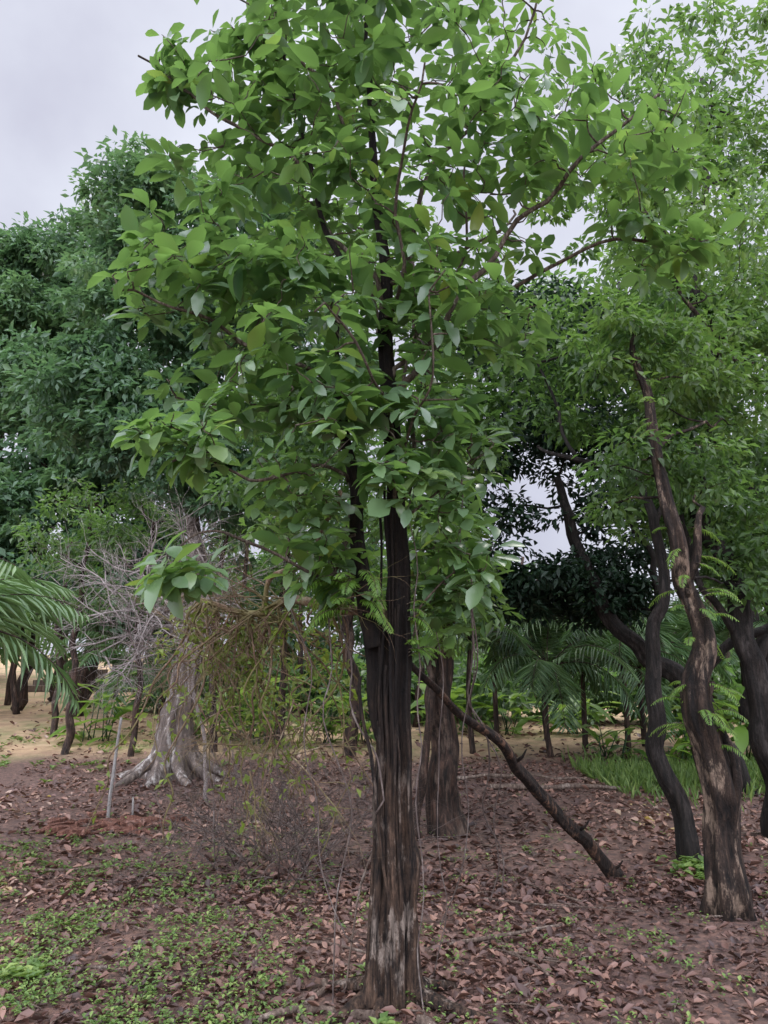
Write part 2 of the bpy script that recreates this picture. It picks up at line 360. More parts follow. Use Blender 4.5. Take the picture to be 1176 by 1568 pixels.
limb_paths = [
 ([(.05, 3.97, 3.0), (.35, 3.8, 3.5), (.75, 3.7, 4.0), (1.2, 3.6, 4.45), (1.55, 3.6, 4.75)], .020),
 ([(.04, 3.98, 3.2), (.5, 4.0, 3.65), (1.0, 3.9, 3.9), (1.5, 3.8, 4.0), (1.85, 3.8, 4.02)], .016),
 ([(0, 4, 3.8), (.3, 4.1, 4.5), (.7, 4.1, 5.2), (1.0, 4.1, 6.0)], .018),
 ([(0, 4, 3.6), (-.3, 4, 4.2), (-.7, 3.9, 4.7), (-1.1, 3.9, 5.0), (-1.5, 3.85, 5.25)], .016),
 ([(-.28, 3.97, 3.1), (-.6, 3.8, 3.35), (-1.0, 3.6, 3.45), (-1.4, 3.5, 3.5)], .014),
 ([(-.2, 3.95, 2.6), (-.42, 3.7, 2.62), (-.7, 3.4, 2.5), (-.95, 3.2, 2.5)], .012),
 ([(-.15, 3.95, 2.3), (-.33, 3.85, 2.02), (-.55, 3.6, 2.15), (-.8, 3.35, 2.18), (-.95, 3.3, 2.05)], .011),
 ([(.05, 3.95, 2.8), (0, 3.6, 3.0), (-.15, 3.2, 3.1), (-.3, 2.95, 3.1)], .010),
 ([(0, 4, 3.6), (.1, 3.5, 4.1), (.2, 3.1, 4.5)], .012),
 ([(0, 4, 3.5), (-.1, 4.4, 4.1), (-.2, 4.8, 4.7)], .018),
 ([(0, 4, 3.7), (.4, 4.4, 4.2), (.9, 4.6, 4.7)], .018),
 ([(.08, 3.95, 2.4), (.25, 3.9, 2.5), (.45, 3.85, 2.75)], .010),
 ([(.1, 3.95, 1.75), (.28, 3.93, 2.0), (.5, 3.9, 2.1)], .008),
 ([(.06, 3.93, 2.45), (.12, 3.7, 2.75), (.2, 3.5, 3.1), (.3, 3.3, 3.5)], .010),
 ([(-.05, 4.05, 4.7), (-.5, 4, 5.3), (-.9, 4, 5.8)], .014),
 ([(.1, 3.97, 2.5), (.16, 3.97, 2.85), (.14, 3.95, 3.3), (.4, 3.95, 3.9), (.5, 3.9, 4.6)], .014),
 ([(-.22, 3.95, 2.8), (-.5, 3.9, 3.0), (-.8, 3.8, 2.95), (-1.1, 3.7, 3.0)], .012),
]
mb = MB()
for path, r in limb_paths:
    pts, rr = smooth(path, linr(r, r*.4, len(path)), 6, .12); mb.tube(pts, rr, 8, None, .25); main_nodes += pts[5:]
tips = []
for (cx, cy, cz, rx, ry, rz, n) in [(-.1, 3.95, 4.55, 1.25, .9, .9, 165), (-.05, 4, 5.8, 1.25, .9, .85, 150), (-.6, 4.1, 5.2, .65, .7, .7, 60), (1.1, 3.7, 4.6, .7, .5, .55, 54), (1.6, 3.8, 4.0, .36, .35, .14, 14),
      (-1.3, 3.9, 5.1, .28, .3, .26, 17), (-.95, 3.75, 3.75, .6, .45, .45, 62), (-.25, 3.75, 3.4, .85, .55, .5, 84), (.55, 3.85, 3.7, .6, .45, .42, 44), (-.88, 3.15, 2.60, .30, .22, .12, 22), (-.8, 3.75, 3.0, .45, .35, .22, 24),
      (-.88, 3.15, 2.02, .22, .2, .10, 12), (-.1, 3.65, 2.85, .55, .35, .3, 32), (.38, 3.9, 2.75, .26, .25, .5, 30), (.46, 3.9, 2.15, .18, .15, .2, 14), (-.45, 3.75, 2.5, .35, .25, .3, 26), (.08, 3.5, 2.55, .22, .1, .14, 9), (.25, 4.1, 2.1, .2, .15, .35, 18), (-.35, 3.95, 2.2, .25, .15, .22, 14)]:
    for _ in range(n):
        v = Vector((random.gauss(0, 1), random.gauss(0, 1), random.gauss(0, 1))).normalized()*U(0, 1)**(1/2.3)
        tips.append(Vector((cx+v.x*rx, cy+v.y*ry, cz+v.z*rz)))
limbs(mb, main_nodes, tips, .008, 5, 1.0, .14)
mb.obj('branches', M_bark_br, main)
lv = Leaves()
for t in tips:
    k = random.randint(4, 10); ax = Vector((t.x*.35+U(-.45, .45), (t.y-4)*.35+U(-.45, .45), .85)).normalized()
    s = ax.orthogonal().normalized(); w = ax.cross(s); a0 = U(0, 6.28); tone = min(1, max(0, random.gauss(.36, .27)+(.35 if t.z < 2.8 or t.y < 3.4 else 0)+(.25 if t.x > .7 else 0)-(.12 if t.x < -.3 and t.z > 3.5 else 0)))  # yellowish light painted into leaf tone of low, near and right clusters
    big = U(.65, 1.2)
    for j in range(k):
        a = a0+j*2.4+U(-.3, .3); el = U(-.4, .9)*(1-j/k*.6)
        d = (s*math.cos(a)+w*math.sin(a))*1.0+ax*el+Vector((0, 0, -.2))
        n = ax*1.0+Vector((U(-.5, .5), U(-.5, .5), U(0, .3))) - d.normalized()*el*.5
        L = U(.09, .19)*big
        st = t - ax*(.08*j/k)+d.normalized()*.02
        lv.add(np.array([tuple(st)]), np.array([tuple(d)]), np.array([tuple(n)]), np.array([L]), np.array([L*U(.40, .54)]), np.array([U(0, .85) if random.random() > .05 else 1.0]), np.array([tone]))
lv.obj('leaves', M_leaf_main, BROAD, main, (.0, .6), True)

fe = empty('trunk_fern'); lvf = Leaves(); mbf = MB()
for i in range(18):
    a = U(2.2, 5.6); d = Vector((math.cos(a), math.sin(a)*.6, U(.0, .8)))
    frond(lvf, mbf, (-.14+d.x*.04, 3.92, 1.95+U(-.12, .18)), d, U(.18, .36), 20, .055, 1.5, .010, .003, .4)
for i in range(8):
    a = U(-1.5, .8); d = Vector((math.cos(a), math.sin(a)*.6, U(.0, .8)))
    frond(lvf, mbf, (.12, 3.9, 1.75+U(-.15, .3)), d, U(.12, .22), 15, .04, 1.5, .008, .003, .4)
mbf.obj('stalks', M_bark_br, fe); lvf.obj('fronds', M_leaf_lime, SIMPLE, fe)

# ------------------------------------------------------------------ drooping dead branch with vines
db = empty('drooping_branch'); mb = MB(); lv = Leaves()
pts, rr = smooth([(.0, 4.05, 1.9), (-.35, 4.2, 1.93), (-.72, 4.3, 1.95), (-.98, 4.45, 1.98), (-1.15, 4.6, 2.0)], [.024, .024, .020, .015, .008], 7, .14)
mb.tube(pts, rr, 10, None, .5); base = pts
pts, rr = smooth([(-.72, 4.3, 1.93), (-.66, 4.2, 2.08), (-.4, 4.1, 2.12), (-.33, 4.02, 2.32), (-.25, 3.98, 2.55)], [.016, .014, .013, .012, .014], 6, .10); mb.tube(pts, rr, 8, None, .4)
for i in range(46):
    a = random.choice(base[8:]) if random.random() < .65 else random.choice(base[3:]); q = a.copy(); path = [q.copy()]; Ls = U(.3, 1.45)*random.choice((.6, 1, 1)); dx = U(-.12, .12)
    for k in range(9):
        q = q+Vector((dx*.4+U(-.09, .09), U(-.06, .06)+.04, -Ls/9)); 
        if q.z < .1: break
        path.append(q.copy())
    if len(path) < 3: continue
    pts, rr = smooth(path, linr(U(.004, .010), .003, len(path)), 3); mb.tube(pts, rr, 5)
    for q in pts[4::3]:
        if random.random() < .72:
            k = random.randint(3, 7); c = np.array(tuple(q))
            d = nrm(rng.normal(size=(k, 3)))+np.array([0, 0, -.3]); l = rng.uniform(.025, .075, k)
            lv.add(np.tile(c, (k, 1))+rng.normal(size=(k, 3))*.03, d, rng.normal(size=(k, 3))*.4+np.array([0, -.3, 1]), l, l*.5, rng.uniform(0, 1, k), rng.uniform(0, .8, k))
for i in range(54):
    twig(mb, random.choice(base[6:]).copy()-Vector((0, 0, random.choice((0, 0, U(0, .9))))), Vector((U(-1, .5), U(-.5, .8), U(-.8, .7))), U(.25, .6), .006, 2, .65, .1, 3)
mb.obj('stems', M_lichen, db); lv.obj('leaves', M_leaf_vine, SIMPLE, db)

mb = MB()
for i in range(95):
    x = -.85+random.gauss(0, .36); y = 6.3+random.gauss(0, .45)
    twig(mb, Vector((x, y, gz(x, y)+U(.0, .25))), Vector((U(-1, 1), U(-.6, .6), U(.2, 1.2))), U(.35, .95), .006, 2, .6, .12, 3)
mb.obj('brush_pile', M_liana)

# leaning log
mb = MB()
pts, rr = smooth([(.14, 4.25, 1.62), (.45, 4.6, 1.35), (.85, 5.1, .98), (1.25, 5.6, .55), (1.62, 6.02, .20), (1.80, 6.2, .03)], [.016, .024, .034, .042, .050, .052], 10, .05)
mb.tube(pts, rr, 20, fluted(3, .14, 0, 4), .2)
for i in (20, 33, 46):
    a = pts[i]; mb.tube([a, a+Vector((.05, -.06, .05)), a+Vector((.07, -.10, .1))], [.014, .010, .005], 6)
M_log = barkmat('log_bark', (.008, .007, .006), (.06, .038, .028), (.34, .18, .11), 9, .45, None, .8)
mb.obj('leaning_dead_log', M_log)

mb = MB()
for path, r in [([(.52, 4.6, 2.3), (.55, 4.8, 1.6), (.66, 5.2, .9), (.8, 5.6, .3), (.85, 5.7, .02)], .006), ([(.5, 4.4, 2.2), (.52, 4.5, 1.3), (.45, 4.6, .6), (.4, 4.8, .02)], .004),
                ([(.42, 3.9, 2.6), (.48, 4.3, 1.7), (.62, 4.8, 1.2), (.75, 5.3, .5), (.72, 5.5, .02)], .0045), ([(-.2, 4, 2.6), (-.22, 4.1, 1.9), (-.1, 3.9, 1.3), (-.04, 3.82, .9)], .005),
                ([(.16, 3.86, 2.5), (.17, 3.86, 1.8), (.18, 3.85, 1.1), (.14, 3.8, .4), (.2, 3.75, .02)], .0035), ([(-.3, 4.0, 2.3), (-.28, 3.95, 1.4), (-.2, 3.95, .7), (-.25, 3.9, .02)], .004),
                ([(.3, 4.0, 2.6), (.27, 4.1, 1.8), (.32, 4.2, 1.0), (.26, 4.2, .02)], .003), ([(-.5, 4.1, 2.1), (-.42, 4.1, 1.4), (-.36, 4.0, .8), (-.15, 3.9, .3)], .0035)]:
    pts, rr = smooth(path, [r]*len(path), 8, .09); mb.tube(pts, rr, 5)
mb.obj('hanging_liana', M_liana)

# ------------------------------------------------------------------ tree builder
def build_tree(name, trunk, trad, bark, leafm, blobs, cl_r, per, size, lobes=5, amp=.1, extra=(), base=0, baseamp=0, limb_r=.03, keep=.35, droop=.25, node_from=.35, wr=.45, sides=36, wob=.1):
    e = empty(name); mb = MB()
    pts, rr = smooth(trunk, trad, 12, wob); mb.tube(pts, rr, sides, fluted(lobes, amp, U(0, 6), 1.0, base, baseamp))
    nodes = list(pts[int(len(pts)*node_from)::2])
    for path, r in extra:
        pp, r2 = smooth(path, linr(r, r*.45, len(path)), 6, .12); mb.tube(pp, r2, 12, None, .3); nodes += pp[3:]
    if blobs:
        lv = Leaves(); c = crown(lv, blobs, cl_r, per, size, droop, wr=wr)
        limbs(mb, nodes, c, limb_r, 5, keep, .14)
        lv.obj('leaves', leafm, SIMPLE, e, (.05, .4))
    mb.obj('trunk', bark, e)
    return e

bx, by = -3.05, 11.3
e = build_tree('buttress_tree', [(bx-.05, by, -.15), (bx-.02, by, .4), (bx+.02, by, 1.0), (bx+.12, by, 1.8), (bx+.15, by+.3, 2.8), (bx-.2, by+1.0, 4.4), (bx-.3, by+1.8, 7)], [.32, .28, .20, .17, .13, .10, .06],
    M_bark_grey, M_leaf_blue, [(-4.1, 12.4, 8.0, 1.6, 1.2, 2.3, 130, .6), (-2.6, 12.6, 8.6, 1.7, 1.2, 2.5, 110, .5), (-2.9, 11.6, 5.0, 1.9, 1.0, 1.1, 80, .25), (-4.5, 12.4, 10.3, 1.1, .9, 1.0, 50, .85), (-1.2, 12.8, 6.6, 1.4, 1, 2.0, 50, .4), (-4.9, 11.8, 6.0, .9, .8, 1.1, 44, .6)], .42, 100, .17, 7, .12, base=1.1, baseamp=1.1, keep=.3, sides=72, wob=.04)
mb = MB()
for i in range(10):
    a = i/10*6.28+U(-.2, .2); L = U(.6, 1.15); path = []
    for k in range(6):
        t = k/5; x = bx+math.cos(a+.25*t)*(.22+L*t); y = by+math.sin(a+.25*t)*(.22+L*t); path.append((x, y, gz(x, y)+.42*(1-t)**2.2-.02))
    pts, rr = smooth(path, linr(.09, .03, 6), 4); mb.tube(pts, rr, 10, None, .3)
mb.obj('roots', M_bark_grey, e)

# dry leafless shrub
mb = MB()
for i in range(78):
    twig(mb, Vector((-2.6+random.gauss(0, .42), 8.8+U(-.4, .4), 2.2+random.gauss(0, .28))), Vector((U(-1, 1), U(-.5, .5), U(-.5, 1.0))), U(.5, 1.0), .014, 2, .65, 0, 3)
pts, rr = smooth([(-2.1, 9.3, 0), (-2.2, 9.2, .9), (-2.3, 9.0, 1.7), (-2.4, 8.9, 2.3)], [.025, .022, .02, .012], 6, .05); mb.tube(pts, rr, 6)
mb.obj('dry_shrub', M_dry)

build_tree('broadleaf_tree', [(.62, 7.6, -.1), (.6, 7.6, .5), (.58, 7.6, 1.2), (.6, 7.65, 2.0), (.55, 7.7, 3.4), (.4, 7.9, 5.5), (.3, 8, 7)], [.16, .13, .12, .105, .085, .06, .03],
    M_bark_brown, M_leaf_mid, [(-.4, 8.6, 6.4, 2.0, 1.1, 1.8, 80, .6), (-.9, 8.2, 3.9, 1.3, .9, 1.2, 50, .4), (.5, 7.2, 2.6, .5, .4, .9, 40, .7), (.7, 7.6, 4.3, .6, .5, 1.1, 36, .5)], .36, 65, .13, 6, .18,
    extra=[([(.36, 7.5, -.05), (.38, 7.5, .7), (.42, 7.5, 1.5), (.3, 7.6, 2.6)], .05)], base=.5, baseamp=.5, keep=.4)

# right foreground tree
rt = build_tree('broadleaf_tree', [(2.30, 5.3, -.1), (2.27, 5.3, .4), (2.22, 5.3, .9), (2.20, 5.3, 1.6), (2.20, 5.35, 2.2), (2.12, 5.4, 3.0), (2.05, 5.45, 3.6), (2.02, 5.5, 3.95), (2.1, 5.6, 4.3)], [.125, .102, .09, .078, .062, .042, .034, .024, .010],
    M_bark_right, M_leaf_mid, [(2.75, 6.0, 5.6, .9, .8, .9, 50, .85), (2.9, 6.2, 4.2, .6, .6, .6, 40, .95), (2.1, 5.6, 4.2, .5, .4, .5, 36, .7), (2.3, 5.6, 6.6, 1.0, .8, .6, 26, .6), (2.5, 5.8, 3.2, .4, .4, .3, 14, .6), (1.95, 5.6, 3.2, .3, .3, .5, 12, .5)], .22, 60, .085, 5, .28,
    extra=[([(2.22, 5.32, 2.1), (2.30, 5.35, 2.4), (2.36, 5.35, 2.75)], .045), ([(2.3, 5.3, .0), (2.36, 5.28, .8), (2.28, 5.27, 1.5)], .04), ([(2.08, 5.42, 3.2), (2.3, 5.6, 3.4), (2.7, 5.9, 3.6)], .02), ([(2.1, 6.3, 4.75), (2.6, 6.3, 4.5), (3.4, 6.4, 4.35)], .045), ([(3.4, 6.4, 4.35), (2.9, 6.3, 4.7), (2.6, 6.2, 5.5), (2.7, 6.1, 6.3)], .025)], base=.5, baseamp=.45, keep=.7, limb_r=.015, droop=.4)
lvf = Leaves(); mbf = MB()
for i in range(40):
    z = random.choice((U(1.0, 1.5), U(1.9, 2.6), U(1.0, 3.6))); a = U(0, 6.28); d = Vector((math.cos(a), math.sin(a)-.3, U(-.1, .7)))
    frond(lvf, mbf, (2.2-.08*max(0, z-2.2)+d.x*.06, 5.32+d.y*.06, z), d, U(.14, .34), 16, .045, 1.3, .010, .003, .5)
mbf.obj('fern_stalks', M_bark_br, rt); lvf.obj('fern_fronds', M_leaf_lime, SIMPLE, rt)

build_tree('curved_tree', [(2.62, 6.65, -.1), (2.5, 6.65, .25), (2.39, 6.65, .78), (2.38, 6.7, 1.7), (2.52, 6.7, 2.4), (2.48, 6.7, 3.0), (2.26, 6.75, 3.4), (1.84, 6.8, 3.5), (1.5, 6.9, 3.7)], [.11, .08, .065, .056, .05, .045, .035, .025, .012],
    M_bark_dark, M_leaf_mid, [(2.1, 7.4, 4.7, 1.1, .7, .8, 56, .4), (3.0, 7.6, 3.8, .8, .7, 1.1, 56, .2), (3.7, 7.4, 3.1, .6, .6, 1.0, 40, .35), (3.3, 7.6, 5.0, .8, .6, .8, 40, .55)], .32, 70, .10, 4, .2,
    extra=[([(2.5, 6.7, 2.9), (2.7, 6.9, 3.6), (2.6, 7.1, 4.6), (2.5, 7.2, 5.6)], .035), ([(1.84, 6.8, 3.5), (1.7, 7, 4.2), (1.4, 7.1, 4.9)], .02)], keep=.6, limb_r=.02)

build_tree('dark_crowned_tree', [(4.75, 10.3, -.1), (4.55, 10.3, .5), (4.1, 10.2, 1.3), (3.6, 10.3, 1.75), (3.15, 10.4, 2.25), (2.8, 10.6, 3.2), (2.6, 10.8, 4.4)], [.20, .16, .14, .12, .11, .08, .05],
    M_bark_dark, M_leaf_dark, [(2.7, 11, 5.5, 1.7, 1.0, 1.0, 90, .45), (1.6, 11, 4.3, .7, .6, 1.5, 40, .35), (2.7, 11, 2.75, 1.5, .8, .5, 84, .25), (3.6, 11, 4.1, 1.3, .9, 1.5, 56, .4), (2.3, 11, 6.8, 1.5, .9, .8, 60, .6)], .36, 85, .13, 4, .12,
    extra=[([(4.75, 10.0, .9), (5.0, 9.6, 2.0), (4.7, 9.3, 3.0), (4.9, 9.2, 4.5)], .10), ([(4.1, 10.2, 1.3), (4.7, 10, 1.9), (5.4, 9.8, 2.4)], .09), ([(3.6, 10.3, 1.75), (3.9, 10.5, 2.7), (3.6, 10.6, 3.8)], .07)], keep=.55, limb_r=.03)
build_tree('broadleaf_tree', [(3.75, 7.4, -.1), (3.7, 7.4, .6), (3.62, 7.4, 1.4), (3.5, 7.4, 2.3), (3.3, 7.4, 3.2), (3.5, 7.5, 4.5), (3.4, 7.6, 6)], [.16, .12, .11, .10, .08, .06, .03],
    M_bark_dark, M_leaf_mid, [(4.2, 8, 5.6, 1.2, 1.0, 1.5, 76, .7), (4.2, 8.4, 3.4, .9, .9, 1.0, 56, .45), (3.4, 8.4, 7.6, 1.6, 1.0, 1.0, 54, .75), (4.7, 9, 9.3, 1.6, 1, 1.5, 62, .75)], .26, 72, .12, 4, .14,
    extra=[([(3.6, 7.4, 1.6), (3.9, 7.4, 2.0), (4.3, 7.5, 2.2)], .06), ([(3.55, 7.4, 1.9), (3.1, 7.3, 2.5), (3.0, 7.3, 3.1)], .045), ([(3.4, 7.6, 5.6), (3.9, 8, 7.4), (4.3, 8.6, 9.4)], .05)], keep=.5, limb_r=.02, droop=.35)
build_tree('tall_forest_tree', [(7.0, 14, 0), (6.8, 14, 2.5), (6.2, 14, 5), (5.6, 14, 8)], [.25, .2, .15, .08],
    M_bark_dark, M_leaf_mid, [(7.2, 14, 5.0, 1.5, 1.1, 2.4, 70, .3), (5.6, 14, 8.6, 2.0, 1.0, 1.5, 60, .65), (3.0, 14, 8.3, 1.9, 1.0, 1.3, 56, .5), (8.4, 13.5, 9.5, 2.0, 1.2, 2.2, 44, .6)], .5, 80, .20, 4, .1, extra=[([(6.3, 14, 4.6), (5.0, 14, 6.6), (3.2, 14, 8.4)], .10)], keep=.4, limb_r=.04)

# ------------------------------------------------------------------ far forest
lv = Leaves(); fm = empty('forest_backdrop'); mb = MB()
blobs = []
for (x, y, h, r, n, t) in [(-14.0, 24, 16.8, 2.0, 80, .4), (-12.2, 22.5, 16.3, 1.4, 80, .5), (-9.6, 22, 16.4, 1.5, 100, .8), (-11.6, 21, 13.6, 1.4, 100, .95), (-8.0, 20.5, 14.2, 1.7, 90, .5), (-12, 20, 10.6, 1.5, 100, .35), (-9.4, 19.5, 10.9, 1.5, 110, .8), (-7.4, 18.5, 8.2, 1.5, 90, .5), (-9.8, 18.5, 6.8, 1.4, 90, .65), (-11.6, 19, 7.6, 1.3, 70, .75), (-5.5, 19, 9, 2, 50, .4), (-17, 23, 13, 3, 70, .5), (-13.4, 20, 6.5, 1.6, 60, .6), (-3, 21, 8, 2.2, 40, .35), (-.3, 22, 7.5, 2.2, 40, .35)]:
    blobs.append((x, y, h-r*1.0, r, r*.8, r*.9, int(n*.6), t)); blobs.append((x+U(-.6, .6), y+.3, h-r*2.5, r*1.05, r*.7, r*1.0, int(n*.45), t-.4))
    pts, rr = smooth([(x, y, gz(x, y)), (x+.2, y, 3), (x, y, h*.8)], [.15, .12, .07], 5, .3); mb.tube(pts, rr, 8)
for (x, y, z, t) in [(-11.5, 18, 3.2, .5), (-9.8, 17.5, 3.0, .3), (-8.2, 17.5, 3.4, .55), (-6.6, 17.5, 3.2, .4), (-12.8, 18.5, 4.2, .4)]:
    blobs.append((x, y, z, 1.0, .6, .55, 22, t))
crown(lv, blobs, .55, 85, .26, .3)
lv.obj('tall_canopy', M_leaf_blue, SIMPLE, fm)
lv = Leaves(); blobs = []
for i in range(46):
    x = -24+i*1.1+U(-.4, .4); y = 29+U(-2, 3); h = U(3.0, 4.5) if x > 0 else U(5, 7.5)
    blobs.append((x, y, h*.55+gz(x, y), 1.7, 1.2, h*.5, 20, .25+U(-.15, .2)))
for i in range(26):
    x = -5+i*.65+U(-.4, .4); y = 19+U(-1, 1.5)
    blobs.append((x, y, .9+gz(x, y), .9, .7, .8, 11, .3+U(-.2, .25)))
crown(lv, blobs, .6, 60, .3, .2)
lv.obj('understory', M_leaf_mid, SIMPLE, fm)
for i in range(26):
    x = -12+i*1.0+U(-.3, .3); y = U(18, 25); pts, rr = smooth([(x, y, gz(x, y)), (x+U(-.2, .2), y, 2), (x+U(-.4, .4), y, 5)], [.09, .07, .05], 4, .1); mb.tube(pts, rr, 7)
mb.obj('trunks', M_bark_brown, fm)

for (x, y, r) in [(-5.6, 13.6, .06), (-4.35, 13.4, .05), (-3.1, 13.8, .06), (-6.7, 15.5, .06), (-1.9, 14.2, .07), (-.6, 13.5, .10)]:
    build_tree('slender_tree', [(x, y, -.05), (x+.05, y, 1), (x-.03, y, 2.4), (x+.1, y, 4.2)], [r*1.2, r, r*.9, r*.6], M_bark_brown, M_leaf_mid,
        [(x, y, 4.1, 1.1, .8, 1.0, 16, .3), (x+.2, y, 2.9, .7, .5, .3, 5, .3)], .4, 70, .14, 3, .08, keep=.5, limb_r=.02, sides=12)

# ------------------------------------------------------------------ palms
def palm(x, y, h, L, nf, r, ll=.4, tone=.5, ang=0, drop=1.3, name='young_palm'):
    e = empty(name); mb = MB(); lv = Leaves(); z0 = gz(x, y)
    pts, rr = smooth([(x, y, z0-.05), (x+U(-.1, .1), y, z0+h*.5), (x, y, z0+h)], [r*1.3, r, r*.9], 5); mb.tube(pts, rr, 10, None, .15)
    for i in range(nf):
        a = ang+i*2.4; el = U(.2, 1.9)
        frond(lv, mb, (x, y, z0+h), (math.cos(a), math.sin(a), el), L*U(.8, 1.1), 30, ll, drop*U(.8, 1.2), .028, .012, tone)
    mb.obj('stem', M_bark_brown, e); lv.obj('fronds', M_palm, SIMPLE, e)
for (x, y, h) in [(2.9, 13.4, 1.5), (3.7, 14.2, 2.0), (4.3, 13.6, 1.5), (4.9, 14.5, 1.9), (1.6, 13.9, 2.0), (5.9, 15.0, 1.7), (2.2, 15.0, 2.4), (-5.3, 16.2, 1.2), (7.0, 14.8, 1.9), (3.3, 15.6, 2.6)]:
    palm(x, y, h, 2.0, 14, .045, .46, U(.05, .7), U(0, 6), 1.9)
palm(-3.95, 6.0, 1.75, 1.65, 17, .06, .45, .95, .3, 1.4)

def ginger(x, y, n, L, h):
    e = empty('heliconia_plant'); mb = MB(); lv = Leaves(); z0 = gz(x, y)
    for i in range(n):
        a = U(0, 6.28); x1 = x+U(-.25, .25); y1 = y+U(-.2, .2); top = Vector((x1+math.cos(a)*.2, y1+math.sin(a)*.2, z0+h*U(.3, 1.2)))
        mb.tube([Vector((x1, y1, z0)), top], [.012, .008], 5)
        for k in range(4):
            b = a+k*2.2; d = np.array([[math.cos(b), math.sin(b), U(.0, 1.3)]]); l = np.array([L*U(.5, 1.1)])
            lv.add(np.array([tuple(top-Vector((0, 0, .12*k)))]), d, np.array([[-d[0, 0]*.4, -d[0, 1]*.4, 1.0]]), l, l*.32, rng.uniform(0, 1, 1), rng.uniform(0, 1, 1))
    mb.obj('stalks', M_palm, e); lv.obj('leaves', M_leaf_lime, BROAD, e, (.2, .7), True)
for (x, y, n, L, h) in [(-3.6, 15.2, 9, .75, .8), (-2.9, 15.6, 12, .8, .9), (-2.2, 14.6, 14, .8, 1.0), (-1.2, 14.9, 9, .6, .6), (-5.5, 14.8, 9, .8, .95), (-.4, 15, 8, .7, .8), (5.3, 13.2, 11, .7, .8), (6.1, 13.0, 12, .8, 1.0), (5.0, 12.4, 9, .6, .6), (6.5, 12, 11, .7, .9), (3.9, 13.1, 8, .5, .5), (2.6, 16.5, 8, .8, .8), (4.1, 16.5, 9, .8, .9), (1.2, 16.4, 8, .8, .8), (7.4, 13.2, 8, .8, 1), (-7.6, 13.8, 5, .5, .4)]:
    ginger(x, y, n, L, h)

# ------------------------------------------------------------------ ground clutter
def gzv(X, Y): return np.array([gz(a, b) for a, b in zip(X, Y)])
lv = Leaves()
def litter(n, x0, x1, y0, y1, s0, s1, red=.5, pw=1.0):
    Y = y0+(y1-y0)*rng.uniform(0, 1, n)**pw; X = rng.uniform(x0, x1, n)*(.35+.65*Y/y1)
    dens = np.array([noise.noise(Vector((a*.9, b*.9, 5))) for a, b in zip(X, Y)])
    keep = rng.uniform(-.9, .35, n) < dens+np.where(X < -.5-.1*Y, -.1, .1); X, Y = X[keep], Y[keep]; n = len(X)
    a = rng.uniform(0, 6.28, n)
    D = np.stack([np.cos(a), np.sin(a), rng.normal(size=n)*.18], 1); Nn = np.stack([rng.normal(size=n)*.32, rng.normal(size=n)*.32, np.ones(n)], 1)
    Ls = rng.uniform(s0, s1, n)*rng.choice([.6, .8, 1, 1.4], n)
    T = np.clip(red+np.array([noise.noise(Vector((x*.5, y*.5, 1))) for x, y in zip(X, Y)])*.9+np.where((X < -1.2) & (Y > 8), .35, 0), 0, 1)
    lv.add(np.stack([X, Y, gzv(X, Y)+rng.uniform(.002, .02, n)], 1), D, Nn, Ls, Ls*rng.uniform(.35, .6, n), rng.uniform(0, 1, n), T)
litter(30000, -3.4, 3.6, 2.0, 6.2, .025, .066, .38)
litter(19000, -6, 6, 5.5, 13.6, .045, .09, .48)
litter(1800, -10, 9, 13, 22, .08, .14, .5)
lv.obj('leaf_litter', M_litter, LITTER, None, (-.3, .3))

lv = Leaves()
def weeds(n, cx, cy, sx, sy, L0, L1, kk=(3, 7), th=-.05):
    for _ in range(n):
        x = cx+random.gauss(0, sx); y = cy+random.gauss(0, sy)
        if y < 1.8 or noise.noise(Vector((x*2.3, y*2.3, 8)))+.3*noise.noise(Vector((x*8, y*8, 2))) < th+U(-.15, .15): continue
        z = gz(x, y); k = random.randint(*kk); a = rng.uniform(0, 6.28, k); h = U(.01, .05)
        P = np.stack([x+rng.normal(size=k)*.02, y+rng.normal(size=k)*.02, z+rng.uniform(.01, h+.02, k)], 1)
        D = np.stack([np.cos(a), np.sin(a), rng.uniform(.1, .9, k)], 1); l = rng.uniform(L0, L1, k)
        lv.add(P, D, np.tile([[0, 0, 1.]], (k, 1))-D*.3, l, l*.55, rng.uniform(0, 1, k), np.full(k, U(0, 1)))
weeds(3000, -1.8, 4.0, .8, 1.0, .014, .038, (3, 7), -.1)
weeds(1200, -1.0, 3.3, .6, .5, .014, .032)
weeds(2000, -3.0, 6.0, 1.3, 1.1, .02, .05, (3, 7), -.02)
weeds(900, 0, 6, 2.2, 2.5, .016, .04, (3, 7), .08)
weeds(800, 1.6, 4.4, 1.2, 1.0, .015, .035, (3, 7), .03)
weeds(16, -1.85, 4.25, .06, .06, .05, .09, (3, 7), -9)
weeds(10, .0, 3.6, .06, .05, .05, .08, (3, 7), -9)
weeds(30, 2.45, 6.3, .12, .15, .07, .12, (3, 7), -9)
weeds(350, -5, 14, 3, 1.5, .06, .12)
lv.obj('ground_weeds', M_weed, SIMPLE)
lv = Leaves(); n = 9000
X = rng.uniform(3.0, 8, n); Y = 11.3+rng.normal(size=n)*.75+.15*(X-4)
D = np.stack([rng.normal(size=n)*.4, rng.normal(size=n)*.4, np.ones(n)], 1)
l = rng.uniform(.06, .26, n); lv.add(np.stack([X, Y, gzv(X, Y)], 1), D, rng.normal(size=(n, 3)), l, l*.1+.008, rng.uniform(0, 1, n), rng.uniform(0, .8, n))
lv.obj('grass_patch', M_weed, SIMPLE)

